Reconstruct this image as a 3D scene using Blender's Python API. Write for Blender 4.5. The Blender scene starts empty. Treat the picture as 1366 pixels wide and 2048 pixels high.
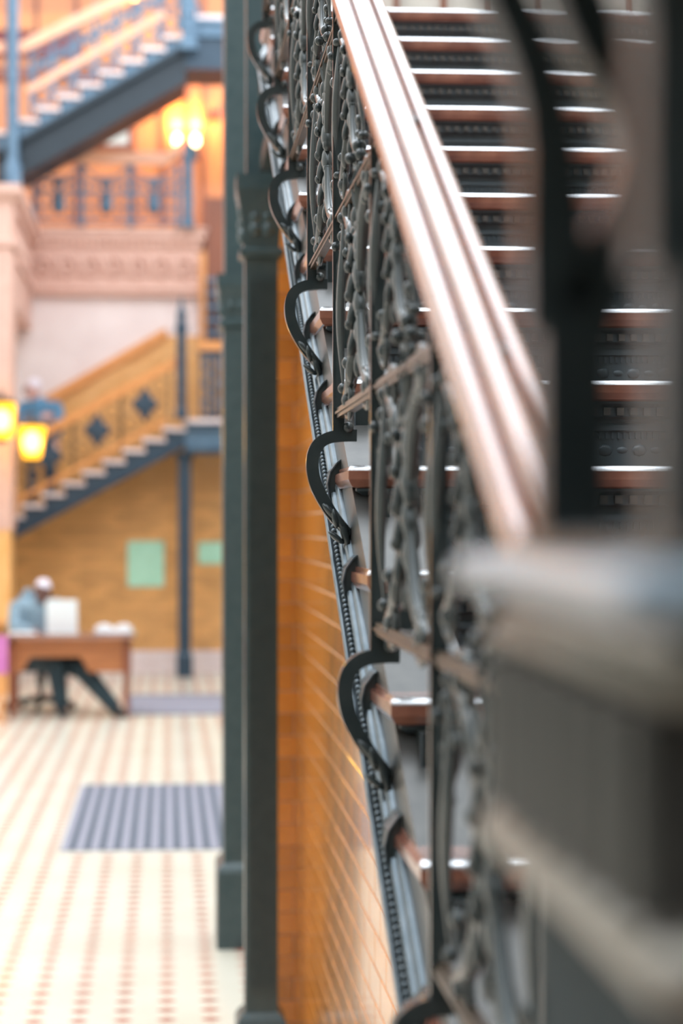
import bpy, math, random
from mathutils import Matrix, Vector
random.seed(7)
PI = math.pi

# ------------------------------------------------------------------ camera
H = 1.9                       # eye height above the lobby floor
F = 3900.0                    # focal length in pixels of the 1366x2048 frame
YAW = math.atan(0.06)
SN, CS = math.sin(YAW), math.cos(YAW)
scene = bpy.context.scene
col = scene.collection
cam = bpy.data.cameras.new('camera')
cam.sensor_fit = 'VERTICAL'
cam.sensor_height = 36.0
cam.lens = F / 2048 * 36.0
cam.shift_x = 113.0 / 2048
cam.shift_y = 26.0 / 2048
cam.clip_start = 0.05
cam.dof.use_dof = True
cam.dof.focus_distance = 3.35
cam.dof.aperture_fstop = 2.9
camo = bpy.data.objects.new('camera', cam)
camo.location = (0, 0, H)
camo.rotation_euler = (PI / 2, 0, -YAW)
col.objects.link(camo)
scene.camera = camo

# ------------------------------------------------------------------ sky and exposure
w = bpy.data.worlds.new('sky'); scene.world = w; w.use_nodes = True
bg = w.node_tree.nodes['Background']
bg.inputs[0].default_value = (0.86, 0.93, 1.0, 1)
bg.inputs[1].default_value = 4.0
vs = scene.view_settings
vs.view_transform = 'Standard'; vs.look = 'None'; vs.gamma = 1.0; vs.use_curve_mapping = False
vs.exposure = 0.2

# ------------------------------------------------------------------ materials
def hexc(r, g, b):
    f = lambda c: (c / 255 / 12.92) if c / 255 <= .04045 else ((c / 255 + .055) / 1.055) ** 2.4
    return (f(r), f(g), f(b), 1)

def mat(name, c1, c2=None, rough=.5, metal=0., coat=0., scale=8., bump=0., vary=0., detail=4., spec=.5, stretch=None, emit=None, estr=0., coat_rough=.08, coat_ior=1.5):
    m = bpy.data.materials.new(name); m.use_nodes = True
    nt = m.node_tree; b = nt.nodes['Principled BSDF']
    b.inputs['Roughness'].default_value = rough
    b.inputs['Metallic'].default_value = metal
    b.inputs['Coat Weight'].default_value = coat
    b.inputs['Coat Roughness'].default_value = coat_rough
    b.inputs['Specular IOR Level'].default_value = spec
    b.inputs['Coat IOR'].default_value = coat_ior
    if emit:
        b.inputs['Emission Color'].default_value = emit
        b.inputs['Emission Strength'].default_value = estr
    tc = nt.nodes.new('ShaderNodeTexCoord')
    mp = nt.nodes.new('ShaderNodeMapping')
    if stretch: mp.inputs['Scale'].default_value = stretch
    nt.links.new(tc.outputs['Object'], mp.inputs[0])
    nz = nt.nodes.new('ShaderNodeTexNoise')
    nz.inputs['Scale'].default_value = scale; nz.inputs['Detail'].default_value = detail
    nt.links.new(mp.outputs[0], nz.inputs['Vector'])
    rp = nt.nodes.new('ShaderNodeValToRGB')
    rp.color_ramp.elements[0].position = .3; rp.color_ramp.elements[1].position = .7
    rp.color_ramp.elements[0].color = c1; rp.color_ramp.elements[1].color = c2 or c1
    nt.links.new(nz.outputs[0], rp.inputs[0])
    out = rp.outputs[0]
    if vary:
        oi = nt.nodes.new('ShaderNodeObjectInfo')
        mr = nt.nodes.new('ShaderNodeMapRange')
        mr.inputs['To Min'].default_value = 1 - vary; mr.inputs['To Max'].default_value = 1 + vary
        nt.links.new(oi.outputs['Random'], mr.inputs[0])
        hs = nt.nodes.new('ShaderNodeHueSaturation')
        nt.links.new(mr.outputs[0], hs.inputs['Value'])
        nt.links.new(out, hs.inputs['Color'])
        out = hs.outputs[0]
    nt.links.new(out, b.inputs['Base Color'])
    if bump:
        bp = nt.nodes.new('ShaderNodeBump'); bp.inputs['Strength'].default_value = bump; bp.inputs['Distance'].default_value = .01
        nt.links.new(nz.outputs[0], bp.inputs['Height']); nt.links.new(bp.outputs[0], b.inputs['Normal'])
    return m

M = {}
M['iron'] = mat('cast_iron', (.030, .041, .043, 1), (.042, .052, .052, 1), .2, .1, 0, 30, .03, spec=.5)
M['iron_grey'] = mat('grey_iron', (.058, .058, .055, 1), (.080, .078, .072, 1), .3, .3, 0, 30, .04)
M['iron_matte'] = mat('matte_iron', (.020, .034, .040, 1), (.028, .042, .048, 1), .7, 0, 0, 30, .04, spec=.15)
M['iron_cap_sky'] = mat('sky_sheen_iron', (.30, .38, .44, 1), (.38, .46, .52, 1), .3, .3, 0, 30)  # bluish sky reflection on the cap put into its base colour
M['iron_far_dark'] = mat('deep_slate_iron', hexc(20, 34, 44), hexc(26, 40, 50), .5, 0, 0, 10)  # darkest slate tone, one even colour
M['iron_riser'] = mat('sky_tint_iron', (.060, .088, .104, 1), (.080, .106, .120, 1), .35, .05, 0, 20, .04)  # blue in the base colour stands in for sky reflected by the iron
M['iron_dentil'] = mat('light_dentil_iron', (.085, .085, .08, 1), (.13, .125, .115, 1), .35, .2, 0, 30)  # lighter grey than the risers
M['iron_lit'] = mat('lit_tan_iron', (.27, .245, .205, 1), (.33, .30, .255, 1), .35, .3, 0, 30, .04)  # light caught by the upturned mouldings, painted in as a paler tan
M['iron_bronze'] = mat('bronzed_iron', (.075, .052, .034, 1), (.11, .076, .05, 1), .3, .5, 0, 40, .05)
M['iron_pale'] = mat('pale_iron', (.10, .13, .15, 1), (.16, .19, .21, 1), .3, .5, 0, 30, .03)  # paler blue-grey than the other iron
M['iron_column'] = mat('painted_iron', (.040, .070, .076, 1), (.052, .082, .088, 1), .27, .05, 0, 20, .03)
M['iron_blue'] = mat('hazy_blue_iron', hexc(70, 96, 118), hexc(90, 116, 136), .4, .1, 0, 10)  # brightening haze over the distant iron is mixed into this blue
M['iron_slate'] = mat('dark_slate_iron', hexc(36, 56, 72), hexc(46, 66, 82), .45, .1, 0, 10)
M['nosing'] = mat('nosing_glint', (.75, .78, .80, 1), (.9, .9, .92, 1), .22, .9, 0, 30)  # pale metal strip added so the marble tread edges show a white glint
M['wood_rail'] = mat('polished_oak', hexc(128, 66, 34), hexc(164, 92, 50), .24, 0, 1., 14, .02, stretch=(6, .4, 6), coat_rough=.14, coat_ior=1.9)
M['wood_far'] = mat('orange_oak', hexc(206, 134, 72), hexc(228, 156, 92), .35, 0, .3, 6, stretch=(1, 8, 8))
M['wood_panel'] = mat('warm_oak_panel', hexc(192, 118, 66), hexc(212, 140, 84), .35, 0, .3, 3, stretch=(8, 8, 1))
M['wood_brown'] = mat('red_brown_wood', hexc(120, 66, 44), hexc(148, 84, 56), .4, 0, .2, 3, stretch=(8, 8, 1))
M['desk'] = mat('desk_wood', hexc(160, 98, 58), hexc(186, 118, 70), .35, 0, .3, 5, stretch=(1, 8, 8))
M['desk_top'] = mat('polished_desktop', hexc(150, 104, 88), hexc(170, 124, 106), .2, 0, 1., 5, stretch=(1, 8, 8), coat_ior=1.8)
M['marble'] = mat('red_marble', hexc(96, 56, 48), hexc(158, 108, 88), .2, 0, .5, 12, .0, detail=9)
M['marble_pink'] = mat('pale_pink_marble', hexc(226, 206, 204), hexc(238, 222, 220), .3, 0, .2, 6, detail=8)
M['brick'] = mat('glazed_gold_brick', hexc(212, 138, 60), hexc(228, 156, 78), .16, 0, .6, 9, .02, vary=.16, coat_rough=.07)
M['brick_far'] = mat('gold_brick', hexc(222, 162, 96), hexc(234, 178, 116), .3, 0, .3, 4, .0, vary=.16)
M['mortar'] = mat('mortar', hexc(206, 170, 138), hexc(220, 186, 156), .7, 0, 0, 60)
M['mortar_far'] = mat('mortar_gold', hexc(206, 150, 92), hexc(216, 162, 104), .8, 0, 0, 40)
M['terracotta'] = mat('pink_terracotta', hexc(206, 162, 146), hexc(220, 180, 164), .6, 0, 0, 10, .1)
M['plaster'] = mat('pink_plaster', hexc(220, 202, 198), hexc(230, 214, 210), .7, 0, 0, 3)
M['floor'] = mat('cream_tile', hexc(215, 209, 192), hexc(225, 220, 205), .3, 0, .2, 2.2, 0, coat_rough=.15)
M['diamond'] = mat('red_tile', hexc(166, 98, 78), hexc(182, 114, 94), .4, 0, .2, 9, vary=.1)
M['grout'] = mat('joint', hexc(205, 190, 165), None, .6)
M['mat_light'] = mat('lavender_mat', hexc(138, 137, 150), hexc(152, 151, 164), .7, 0, 0, 60)
M['mat_dark'] = mat('slate_mat', hexc(60, 72, 86), hexc(74, 86, 100), .7, 0, 0, 60)
M['mint'] = mat('mint_notice', hexc(176, 226, 196), hexc(188, 236, 210), .5)
M['paper'] = mat('white_paper', hexc(232, 234, 238), hexc(242, 244, 246), .6)
M['laptop'] = mat('white_plastic', hexc(236, 244, 248), None, .3)
M['black'] = mat('black_plastic', hexc(34, 40, 42), None, .5)
M['lamp_glass'] = mat('amber_glass', hexc(255, 200, 60), None, .4, emit=(1, .50, .03, 1), estr=1.1)
M['lamp_glass'].node_tree.nodes['Principled BSDF'].inputs['Transmission Weight'].default_value = .9
M['lamp_glass'].node_tree.nodes['Principled BSDF'].inputs['IOR'].default_value = 1.08
M['lamp_core'] = mat('lantern_bulb', hexc(255, 240, 200), None, .4, emit=(1, .86, .5, 1), estr=9.0)
M['lamp_hot'] = mat('hot_bulb', hexc(255, 240, 190), None, .4, emit=(1, .85, .45, 1), estr=8.0)
M['red_lit'] = mat('red_sign', hexc(230, 40, 30), None, .4, emit=(1, .06, .03, 1), estr=1.2)
M['glass'] = mat('window_glass', hexc(190, 205, 205), hexc(215, 222, 210), .08, 0, .5, 2)
M['cream'] = mat('cream_plaster', hexc(226, 220, 208), hexc(236, 230, 220), .7, 0, 0, 3)
M['atrium'] = mat('atrium_wall', hexc(190, 186, 178), hexc(204, 200, 192), .6, 0, 0, 1)
M['vestibule'] = mat('dark_stained_oak', hexc(72, 56, 44), hexc(88, 70, 54), .5, 0, 0, 3)
M['skin_dark'] = mat('dark_skin', hexc(104, 70, 60), None, .5)
M['skin_pale'] = mat('fair_skin', hexc(214, 168, 156), None, .5)
M['jacket_grey'] = mat('grey_hoodie', hexc(112, 134, 148), hexc(138, 160, 174), .8, 0, 0, 10)
M['jacket_blue'] = mat('blue_jacket', hexc(72, 116, 148), hexc(92, 136, 166), .8, 0, 0, 10)
M['trouser'] = mat('dark_teal_trousers', hexc(30, 48, 56), hexc(40, 60, 68), .8, 0, 0, 10)
M['trouser_slate'] = mat('slate_trousers', hexc(66, 86, 104), hexc(80, 100, 118), .8, 0, 0, 10)
M['shoe'] = mat('dark_shoe', hexc(34, 42, 48), None, .5)
M['hair_white'] = mat('pale_cap', hexc(226, 216, 226), None, .8)
M['hair_dark'] = mat('dark_hair', hexc(50, 40, 40), None, .7)
M['pink_cloth'] = mat('pink_cloth', hexc(196, 110, 176), hexc(212, 132, 190), .8, 0, 0, 12)

# ------------------------------------------------------------------ mesh helpers
class MB:
    def __init__(s): s.v = []; s.f = []
    def add(s, v, f):
        o = len(s.v); s.v += [tuple(p) for p in v]; s.f += [tuple(i + o for i in q) for q in f]; return s
    def box(s, x0, x1, y0, y1, z0, z1):
        v = [(x, y, z) for z in (z0, z1) for y in (y0, y1) for x in (x0, x1)]
        return s.add(v, [(0, 2, 3, 1), (4, 5, 7, 6), (0, 1, 5, 4), (2, 6, 7, 3), (0, 4, 6, 2), (1, 3, 7, 5)])
    def loft(s, rects):            # [(x0,x1,y0,y1,z)] stacked upwards
        v = []; f = []; n = len(rects)
        for (x0, x1, y0, y1, z) in rects: v += [(x0, y0, z), (x1, y0, z), (x1, y1, z), (x0, y1, z)]
        f.append((3, 2, 1, 0))
        for i in range(n - 1):
            for k in range(4):
                a = 4 * i + k; b = 4 * i + (k + 1) % 4
                f.append((a, b, b + 4, a + 4))
        e = 4 * (n - 1); f.append((e, e + 1, e + 2, e + 3))
        return s.add(v, f)
    def prism(s, poly, axis, a0, a1):
        n = len(poly)
        def P(p, a):
            return (a, p[0], p[1]) if axis == 'x' else ((p[0], a, p[1]) if axis == 'y' else (p[0], p[1], a))
        v = [P(p, a0) for p in poly] + [P(p, a1) for p in poly]
        f = [tuple(range(n)), tuple(range(2 * n - 1, n - 1, -1))]
        for i in range(n): j = (i + 1) % n; f.append((i, i + n, j + n, j))
        return s.add(v, f)
    def strip(s, pts, w, axis, a0, a1, closed=False):
        # flat bar of width w following 2-D points, given thickness along axis
        n = len(pts); L = []; R = []
        for i in range(n):
            if closed: p, q = pts[i - 1], pts[(i + 1) % n]
            else: p, q = pts[max(0, i - 1)], pts[min(n - 1, i + 1)]
            dx, dy = q[0] - p[0], q[1] - p[1]; l = math.hypot(dx, dy) or 1
            ww = w[i] if isinstance(w, (list, tuple)) else w
            L.append((pts[i][0] - dy / l * ww / 2, pts[i][1] + dx / l * ww / 2))
            R.append((pts[i][0] + dy / l * ww / 2, pts[i][1] - dx / l * ww / 2))
        def P(p, a):
            return (a, p[0], p[1]) if axis == 'x' else ((p[0], a, p[1]) if axis == 'y' else (p[0], p[1], a))
        v = []
        for i in range(n): v += [P(L[i], a0), P(R[i], a0), P(R[i], a1), P(L[i], a1)]
        f = []
        for i in range(n if closed else n - 1):
            a = 4 * i; b = 4 * ((i + 1) % n)
            for k in range(4): f.append((a + k, a + (k + 1) % 4, b + (k + 1) % 4, b + k))
        if not closed: f.append((3, 2, 1, 0)); e = 4 * (n - 1); f.append((e, e + 1, e + 2, e + 3))
        return s.add(v, f)
    def tube(s, pts, rad, n=8, flat=None):
        # round tube through 3-D points; flat=(axisvector, factor) squashes along a direction
        pts = [Vector(p) for p in pts]; m = len(pts)
        v = []; up = None
        for i in range(m):
            t = (pts[min(m - 1, i + 1)] - pts[max(0, i - 1)]).normalized()
            if up is None:
                up = Vector((1, 0, 0)) if abs(t.x) < .9 else Vector((0, 1, 0))
            a = (up - t * up.dot(t)).normalized(); b = t.cross(a); up = a
            r = rad[i] if isinstance(rad, (list, tuple)) else rad
            for k in range(n):
                g = 2 * PI * k / n; d = a * (r * math.cos(g)) + b * (r * math.sin(g))
                if flat:
                    ax = Vector(flat[0]); d = d + ax * (d.dot(ax) * (flat[1] - 1))
                v.append(pts[i] + d)
        f = []
        for i in range(m - 1):
            for k in range(n):
                a = i * n + k; b = i * n + (k + 1) % n; f.append((a, b, b + n, a + n))
        f.append(tuple(range(n - 1, -1, -1))); f.append(tuple(range((m - 1) * n, m * n)))
        return s.add(v, f)
    def ball(s, c, r, n=12, m=8, sc=(1, 1, 1), rot=None):
        v = [(0, 0, -1)]; f = []
        for i in range(1, m):
            a = -PI / 2 + PI * i / m
            for k in range(n): g = 2 * PI * k / n; v.append((math.cos(a) * math.cos(g), math.cos(a) * math.sin(g), math.sin(a)))
        v.append((0, 0, 1)); t = len(v) - 1
        for k in range(n):
            f.append((0, 1 + (k + 1) % n, 1 + k)); f.append((t, t - n + k, t - n + (k + 1) % n))
        for i in range(m - 2):
            for k in range(n):
                a = 1 + i * n + k; b = 1 + i * n + (k + 1) % n; f.append((a, b, b + n, a + n))
        R = rot or Matrix.Identity(3)
        vv = []
        for p in v:
            q = R @ Vector((p[0] * r * sc[0], p[1] * r * sc[1], p[2] * r * sc[2])); vv.append((q.x + c[0], q.y + c[1], q.z + c[2]))
        return s.add(vv, f)
    def lathe(s, prof, c=(0, 0, 0), n=16):
        v = []; f = []; m = len(prof)
        for (r, z) in prof:
            for k in range(n): g = 2 * PI * k / n; v.append((c[0] + r * math.cos(g), c[1] + r * math.sin(g), c[2] + z))
        for i in range(m - 1):
            for k in range(n):
                a = i * n + k; b = i * n + (k + 1) % n; f.append((a, b, b + n, a + n))
        f.append(tuple(range(n - 1, -1, -1))); f.append(tuple(range((m - 1) * n, m * n)))
        return s.add(v, f)
    def mesh(s, name, m, smooth=False):
        me = bpy.data.meshes.new(name); me.from_pydata(s.v, [], s.f); me.update()
        if m: me.materials.append(M[m] if isinstance(m, str) else m)
        if smooth:
            me.polygons.foreach_set('use_smooth', [True] * len(me.polygons))
            try: me.set_sharp_from_angle(angle=math.radians(62))
            except Exception: pass
        return me

def link(name, me, parent=None, loc=(0, 0, 0), rot=(0, 0, 0), scale=(1, 1, 1), label=None, kind=None):
    o = bpy.data.objects.new(name, me); col.objects.link(o)
    o.location = loc; o.rotation_euler = rot; o.scale = scale
    if parent:
        o.parent = parent
        o.matrix_parent_inverse = Matrix.Translation(-Vector(parent.location))   # every part keeps its place in the room
    if label: o['label'] = label
    if kind: o['kind'] = kind
    return o
def part(name, mb, m, parent, smooth=False, **k): return link(name, mb.mesh(name, m, smooth), parent, **k)
def thing(name, label, cat, base, group=None, kind=None):
    o = bpy.data.objects.new(name, None); col.objects.link(o); o.location = base; o['base'] = base
    o.empty_display_size = .1
    o['label'] = label; o['category'] = cat
    if group: o['group'] = group
    if kind: o['kind'] = kind
    return o
def tag(o, label, cat, group=None):
    o['label'] = label; o['category'] = cat
    if group: o['group'] = group
    return o
def struct(name, mb, m, label, cat='structure', parent=None):
    o = part(name, mb, m, parent); o['kind'] = 'structure'; o['label'] = label; o['category'] = cat; return o
def B(*a): return MB().box(*a)

# surveyed position of a point that stands at distance Y down the lobby
def X(u, Y):
    k = (u - 570.0) / F
    return Y * (SN + k * CS) / (CS - k * SN)
def Z(v, Y, x=0.0): return H - (v - 1050.0) / F * (x * SN + Y * CS)

# ================================================================== SETTING
T, R = .29, .157                           # stair going and rise
def nz(n): return H + (n - .404) * R       # top of tread n
def ny(n): return (n + 9.48) * T           # front edge of tread n
XE = .282                                  # outer end of the treads
XW = .475                                  # brick wall under the flight
YP = 7.1                                   # brick pilaster

floor = struct('floor', B(-6, 2.4, -8, 32, -.2, 0), 'floor', 'polished cream tiled lobby floor with rows of red diamonds', 'floor')
# diamonds inlaid in the floor: rows run down the lobby
dsx, dsy = .169, .150
dm = MB().prism([(-.040, 0), (0, -.037), (.040, 0), (0, .037)], 'z', -.01, .0015).mesh('tile', 'diamond')
pts = []
x_first = -.0045
for i in range(-26, 4):
    for j in range(-70, 140):
        x = x_first + i * dsx; y = 6.9 + j * dsy
        if y > 25 or (x > .12 and y < ny(-6)): continue
        if -.62 < x < 1.3 and 11.35 < y < 14.35: continue
        pts.append((x, y))
vis = [p for p in pts if p[1] > 6.8 and -.092 * p[1] < p[0] < .03 * p[1] + .02]
vis.sort(key=lambda p: p[1])
near = set(vis[:300])
for p in vis[:300]: link('tile', dm, floor, (p[0], p[1], 0))
rest = MB()
for (x, y) in pts:
    if (x, y) in near: continue
    rest.prism([(x - .040, y), (x, y - .037), (x + .040, y), (x, y + .037)], 'z', -.01, .0015)
part('far_tiles', rest, 'diamond', floor, kind='stuff')

# surrounding atrium
struct('wall_left', B(-6.2, -6, -8, 32, 0, 12), 'atrium', 'tall tan atrium wall on the left', 'wall')
struct('wall_back', B(-6, 2.4, -8.2, -8, 0, 12), 'vestibule', 'dark wooden wall of the entrance vestibule', 'wall')  # unseen; kept dark for the near iron to reflect
struct('ceiling_entrance_shade', B(-6, 2.4, -8, -1.0, 3.7, 4.0), 'vestibule', 'unseen low dark ceiling added for the near iron to reflect', 'ceiling')  # unseen, added to keep sky out of the iron's reflections
struct('wall_right', B(2.4, 2.6, -8, 32, 0, 7), 'atrium', 'tall tan atrium wall beyond the staircase', 'wall')

# far wall: gold brick dado that climbs with the far stair, pink plaster above
YF = 25.2
wf = struct('wall_far', B(-6, 2.4, YF, YF + .3, 0, 5.3), 'plaster', 'far wall of pale pink plaster over gold brick', 'wall')
def dado(x):                                # top of the brick
    xa, za = X(115, YF), Z(795, YF); xb, zb = X(330, YF), Z(672, YF)
    if x > xb: return zb
    return max(2.0, za + (x - xa) * (zb - za) / (xb - xa))
xa = X(-260, YF); xb = X(330, YF)
dd = MB().prism([(-6, 0), (2.4, 0), (2.4, dado(2)), (xb, dado(xb)), (xa, dado(xa)), (-6, dado(-6))], 'y', YF - .02, YF)
part('brick_backing', dd, 'mortar_far', wf)
bl, bh = .225, .0875
bm = MB().loft([(-.11, .11, -.0405, .0405, 0), (-.11, .11, -.0405, .0405, .012), (-.106, .106, -.0365, .0365, .016)])
bm.v = [(x, -z, y) for (x, y, z) in bm.v]; bm.f = [tuple(reversed(f)) for f in bm.f]
bme = bm.mesh('brick', 'brick_far')
cand = []
for r in range(0, 60):
    z = .33 + r * bh
    for c in range(-30, 14):
        x = (c + .5 * (r % 2)) * bl
        if x < -6 or x > 2.3 or z + .05 > dado(x) or z + .05 > dado(x - .11): continue
        u = 336 + F * x / YF
        seen = 20 < u < 450 and not (u < 340 and Z(1080, 24.4) + (x - X(25, 24.4)) * .53 < z + .15 and False)
        cand.append((0 if seen else 1, r, x, z))
cand.sort(key=lambda q: (q[0], q[1]))
lo = MB()
for q in cand[:300]: link('brick', bme, wf, (q[2], YF - .02, q[3]))
for q in cand[300:]:
    lo.box(q[2] - .11, q[2] + .11, YF - .034, YF - .02, q[3] - .0405, q[3] + .0405)
part('far_bricks', lo, 'brick_far', wf, kind='stuff')
struct('baseboard_far', MB().loft([(-6, 2.4, YF - .05, YF, 0), (-6, 2.4, YF - .05, YF, .17), (-6, 2.4, YF - .06, YF, .18), (-6, 2.4, YF - .06, YF, .25), (-6, 2.4, YF - .03, YF, .28)]), 'marble_pink', 'pale pink marble baseboard along the far brick wall', 'baseboard')
tr = MB().strip([(xa, dado(xa) + .03), (xb, dado(xb) + .03), (xb + .02, dado(xb) + .03)], .12, 'y', YF - .07, YF)
struct('trim_1', tr, 'wood_far', 'sloping orange oak dado trim above the far stair', 'trim')

# terracotta spandrel band carried over the stair bay, returning on the left over the pier
def band(mbx, x0, x1, yf, yb):
    zt = Z(455, 25)
    L = [(0, zt - .86, .0), (0, zt - .80, 0), (.03, zt - .79, 0), (.03, zt - .74, 0), (0, zt - .73, 0), (0, zt - .27, 0), (.03, zt - .25, 0), (.05, zt - .16, 0), (.09, zt - .13, 0), (.09, zt - .05, 0), (.12, zt - .03, 0), (.12, zt, 0)]
    return mbx.loft([(x0 - o * 0, x1 + o, yf - o, yb, z) for (o, z, _) in L])
xl = -1.75
wb = struct('wall_spandrel', band(MB(), xl, X(398, 25), 25.09, 27.6), 'terracotta', 'carved pink terracotta spandrel wall under the upper balcony', 'wall')
zt = Z(455, 25)
lf = MB()                                    # carved foliage: one repeat
for k in range(9):
    a = k * 2 * PI / 9
    lf.ball((.075 * math.cos(a), 0, .075 * math.sin(a)), .034, 8, 5, (1, .6, 1))
lf.ball((0, 0, 0), .035, 8, 5, (1, .8, 1)); lf.ball((.15, 0, .03), .05, 8, 5, (1, .5, 1.4)); lf.ball((.15, 0, -.06), .04, 8, 5, (1.3, .5, .8))
lfm = lf.mesh('carved_rosette', 'terracotta', True)
x = xl + .16
while x < X(388, 25) - .12:
    link('carved_rosette', lfm, wb, (x, 25.085, zt - .50), scale=(1.25, 2.2, 1.5)); x += .30
eg = MB().ball((0, 0, 0), .032, 8, 5, (1, .8, 1.3)).mesh('egg_moulding', 'terracotta', True)
x = xl + .05
while x < X(398, 25):
    link('egg_moulding', eg, wb, (x, 25.05, zt - .205)); x += .085
struct('trim_2', B(X(399, 24.96), X(412, 24.96), 25.0, 25.09, Z(690, 25), zt - .3), 'wood_far', 'narrow orange oak upright at the right of the spandrel', 'trim')
struct('wall_alcove', B(X(411, 25.1), 2.4, 25.06, 25.19, Z(690, 25.1), Z(395, 25.1)), 'wood_brown', 'red brown wooden wall right of the spandrel', 'wall')
pier = struct('wall_pier', MB().loft([(-2.7, -1.75, 22, 22.6, 1.85), (-2.7, -1.75, 22, 22.6, 5.0), (-2.7, -1.70, 21.95, 22.6, 5.03), (-2.7, -1.70, 21.95, 22.6, 5.1), (-2.7, -1.75, 22, 22.6, 5.12), (-2.7, -1.75, 22, 22.6, 5.5), (-2.7, -1.64, 21.89, 22.6, 5.62), (-2.7, -1.64, 21.89, 22.6, zt)]), 'terracotta', 'pink terracotta pier at the left edge', 'wall')
part('brick_base', B(-2.7, -1.77, 22.02, 22.6, 0, 1.85), 'brick_far', pier)
sb = MB()
for (o, z0, z1) in ((0, zt - 1.3, zt - .8), (.04, zt - .8, zt - .73), (0, zt - .73, zt - .25), (.06, zt - .25, zt - .13), (.11, zt - .13, zt)):
    sb.box(-2.2, -1.75 + o, 22.6, 27, z0, z1)
struct('wall_return', sb, 'terracotta', 'pink terracotta band receding from the left pier', 'wall')
for k in range(8): link('carved_rosette', lfm, pier.parent or bpy.data.objects['wall_return'], (-1.75, 22.85 + k * .28, zt - .5), rot=(0, 0, PI / 2))

# upper gallery behind the balcony
YG = 28.0
struct('floor_gallery', B(-6, 2.4, 25.2, 31, zt - .3, zt - .02), 'wood_panel', 'upper gallery floor', 'floor')
wg = struct('wall_gallery', B(-6, 2.4, YG, YG + .2, zt, 11), 'wood_panel', 'warm orange oak wall of the upper gallery', 'wall')
for (u0, u1, m_) in ((262, 270, 'wood_brown'), (322, 332, 'wood_brown'), (370, 378, 'wood_brown'), (402, 410, 'wood_brown'), (150, 158, 'wood_brown'), (70, 78, 'wood_brown')):
    part('panel_stile', B(X(u0, YG), X(u1, YG), YG - .05, YG, zt, 10), m_, wg)
part('cornice_rail', B(-6, 2.4, YG - .08, YG, Z(165, YG), Z(140, YG)), 'wood_brown', wg)
part('upper_panel', B(-3.5, X(385, YG), YG - .04, YG - .0, Z(120, YG), Z(30, YG)), 'wood_far', wg)
struct('ceiling_gallery_shade', B(-6, 2.4, 25.6, 31, 10.9, 11.1), 'wood_panel', 'unseen oak ceiling added to darken the upper gallery', 'ceiling')  # out of view, added to hold back sky light from the gallery
win = struct('window_1', B(X(165, YG), X(258, YG), YG - .05, YG - .02, Z(292, YG), Z(236, YG)), 'glass', 'small pale window under the upper stair', 'window')
part('window_frame', MB().box(X(158, YG), X(265, YG), YG - .09, YG - .01, Z(298, YG), Z(292, YG)).box(X(158, YG), X(265, YG), YG - .09, YG - .01, Z(236, YG), Z(230, YG)).box(X(158, YG), X(165, YG), YG - .09, YG - .01, Z(292, YG), Z(236, YG)).box(X(258, YG), X(265, YG), YG - .09, YG - .01, Z(292, YG), Z(236, YG)), 'wood_brown', win)
part('red_panel', B(-3.6, X(168, YG), YG - .045, YG, Z(120, YG), Z(66, YG)), mat('oxblood', hexc(120, 60, 62), None, .6), wg)

# floor to the right of the flight's foot: stone landing the first riser starts from
struct('floor_landing', B(.15, 2.4, -1.2, ny(-6) + .03, 0, nz(-7)), 'marble', 'reddish marble landing at the foot of the staircase', 'floor')

# brick wall under the flight
def soff(y): return nz(0) + (y - ny(0)) * R / T - .26

wu = struct('wall_stair', MB().prism([(ny(-6), 0), (YP + .3, 0), (YP + .3, 3.1), (5.75, 3.1), (5.75, soff(5.75)), (ny(-6), max(.2, soff(ny(-6))))], 'x', XW, XW + .2), 'mortar', 'glazed gold brick wall beneath the staircase', 'wall')
def brick_mesh(l, h, d=.0035, e=.0018):
    return MB().loft([(-l / 2, l / 2, -h / 2, h / 2, 0), (-l / 2, l / 2, -h / 2, h / 2, d - e), (-l / 2 + e, l / 2 - e, -h / 2 + e, h / 2 - e, d)])
b1 = brick_mesh(.226, .0750)
b1.v = [(-z, x, y) for (x, y, z) in b1.v]; b1.f = list(b1.f)
b1m = b1.mesh('brick', 'brick')
lo = MB(); cand = []
for r in range(0, 39):
    z = .045 + r * .0806
    for c in range(-30, 2):
        y = YP - .115 + c * .232 - (.116 if r % 2 else 0)
        if y < ny(-6) + .1 or y > YP - .11: continue
        if z + .05 > (soff(y - .12) + .07 if y < 5.75 else 3.1): continue
        top = soff(y) + .1
        vv = 1050 - F * (z - H) / y
        seen = (vv < 2120 and y > 3.9)
        cand.append((0 if seen else 1, y, z))
cand.sort()
for q in cand[:300]: link('brick', b1m, wu, (XW, q[1], q[2]))
for q in cand[300:]: lo.box(XW - .0035, XW, q[1] - .113, q[1] + .113, q[2] - .0378, q[2] + .0378)
for r in range(0, 38, 1):
    if r % 2: lo.box(XW - .0035, XW, YP - .112, YP - .004, .045 + r * .0806 - .0378, .045 + r * .0806 + .0378)
part('far_bricks', lo, 'brick', wu, kind='stuff')
wp = struct('wall_pilaster', B(.33, XW + .2, YP, YP + .4, 0, 3.1), 'mortar', 'gold brick pilaster behind the fluted column', 'wall')
b2 = brick_mesh(.138, .0765); b2.v = [(x, -z, y) for (x, y, z) in b2.v]; b2.f = [tuple(reversed(f)) for f in b2.f]; b2m = b2.mesh('brick', 'brick')
b3 = brick_mesh(.126, .0765); b3.v = [(x, -z, y) for (x, y, z) in b3.v]; b3.f = [tuple(reversed(f)) for f in b3.f]; b3m = b3.mesh('brick', 'brick')
b4 = brick_mesh(.012, .0765); b4.v = [(x, -z, y) for (x, y, z) in b4.v]; b4.f = [tuple(reversed(f)) for f in b4.f]; b4m = b4.mesh('brick', 'brick')
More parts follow.
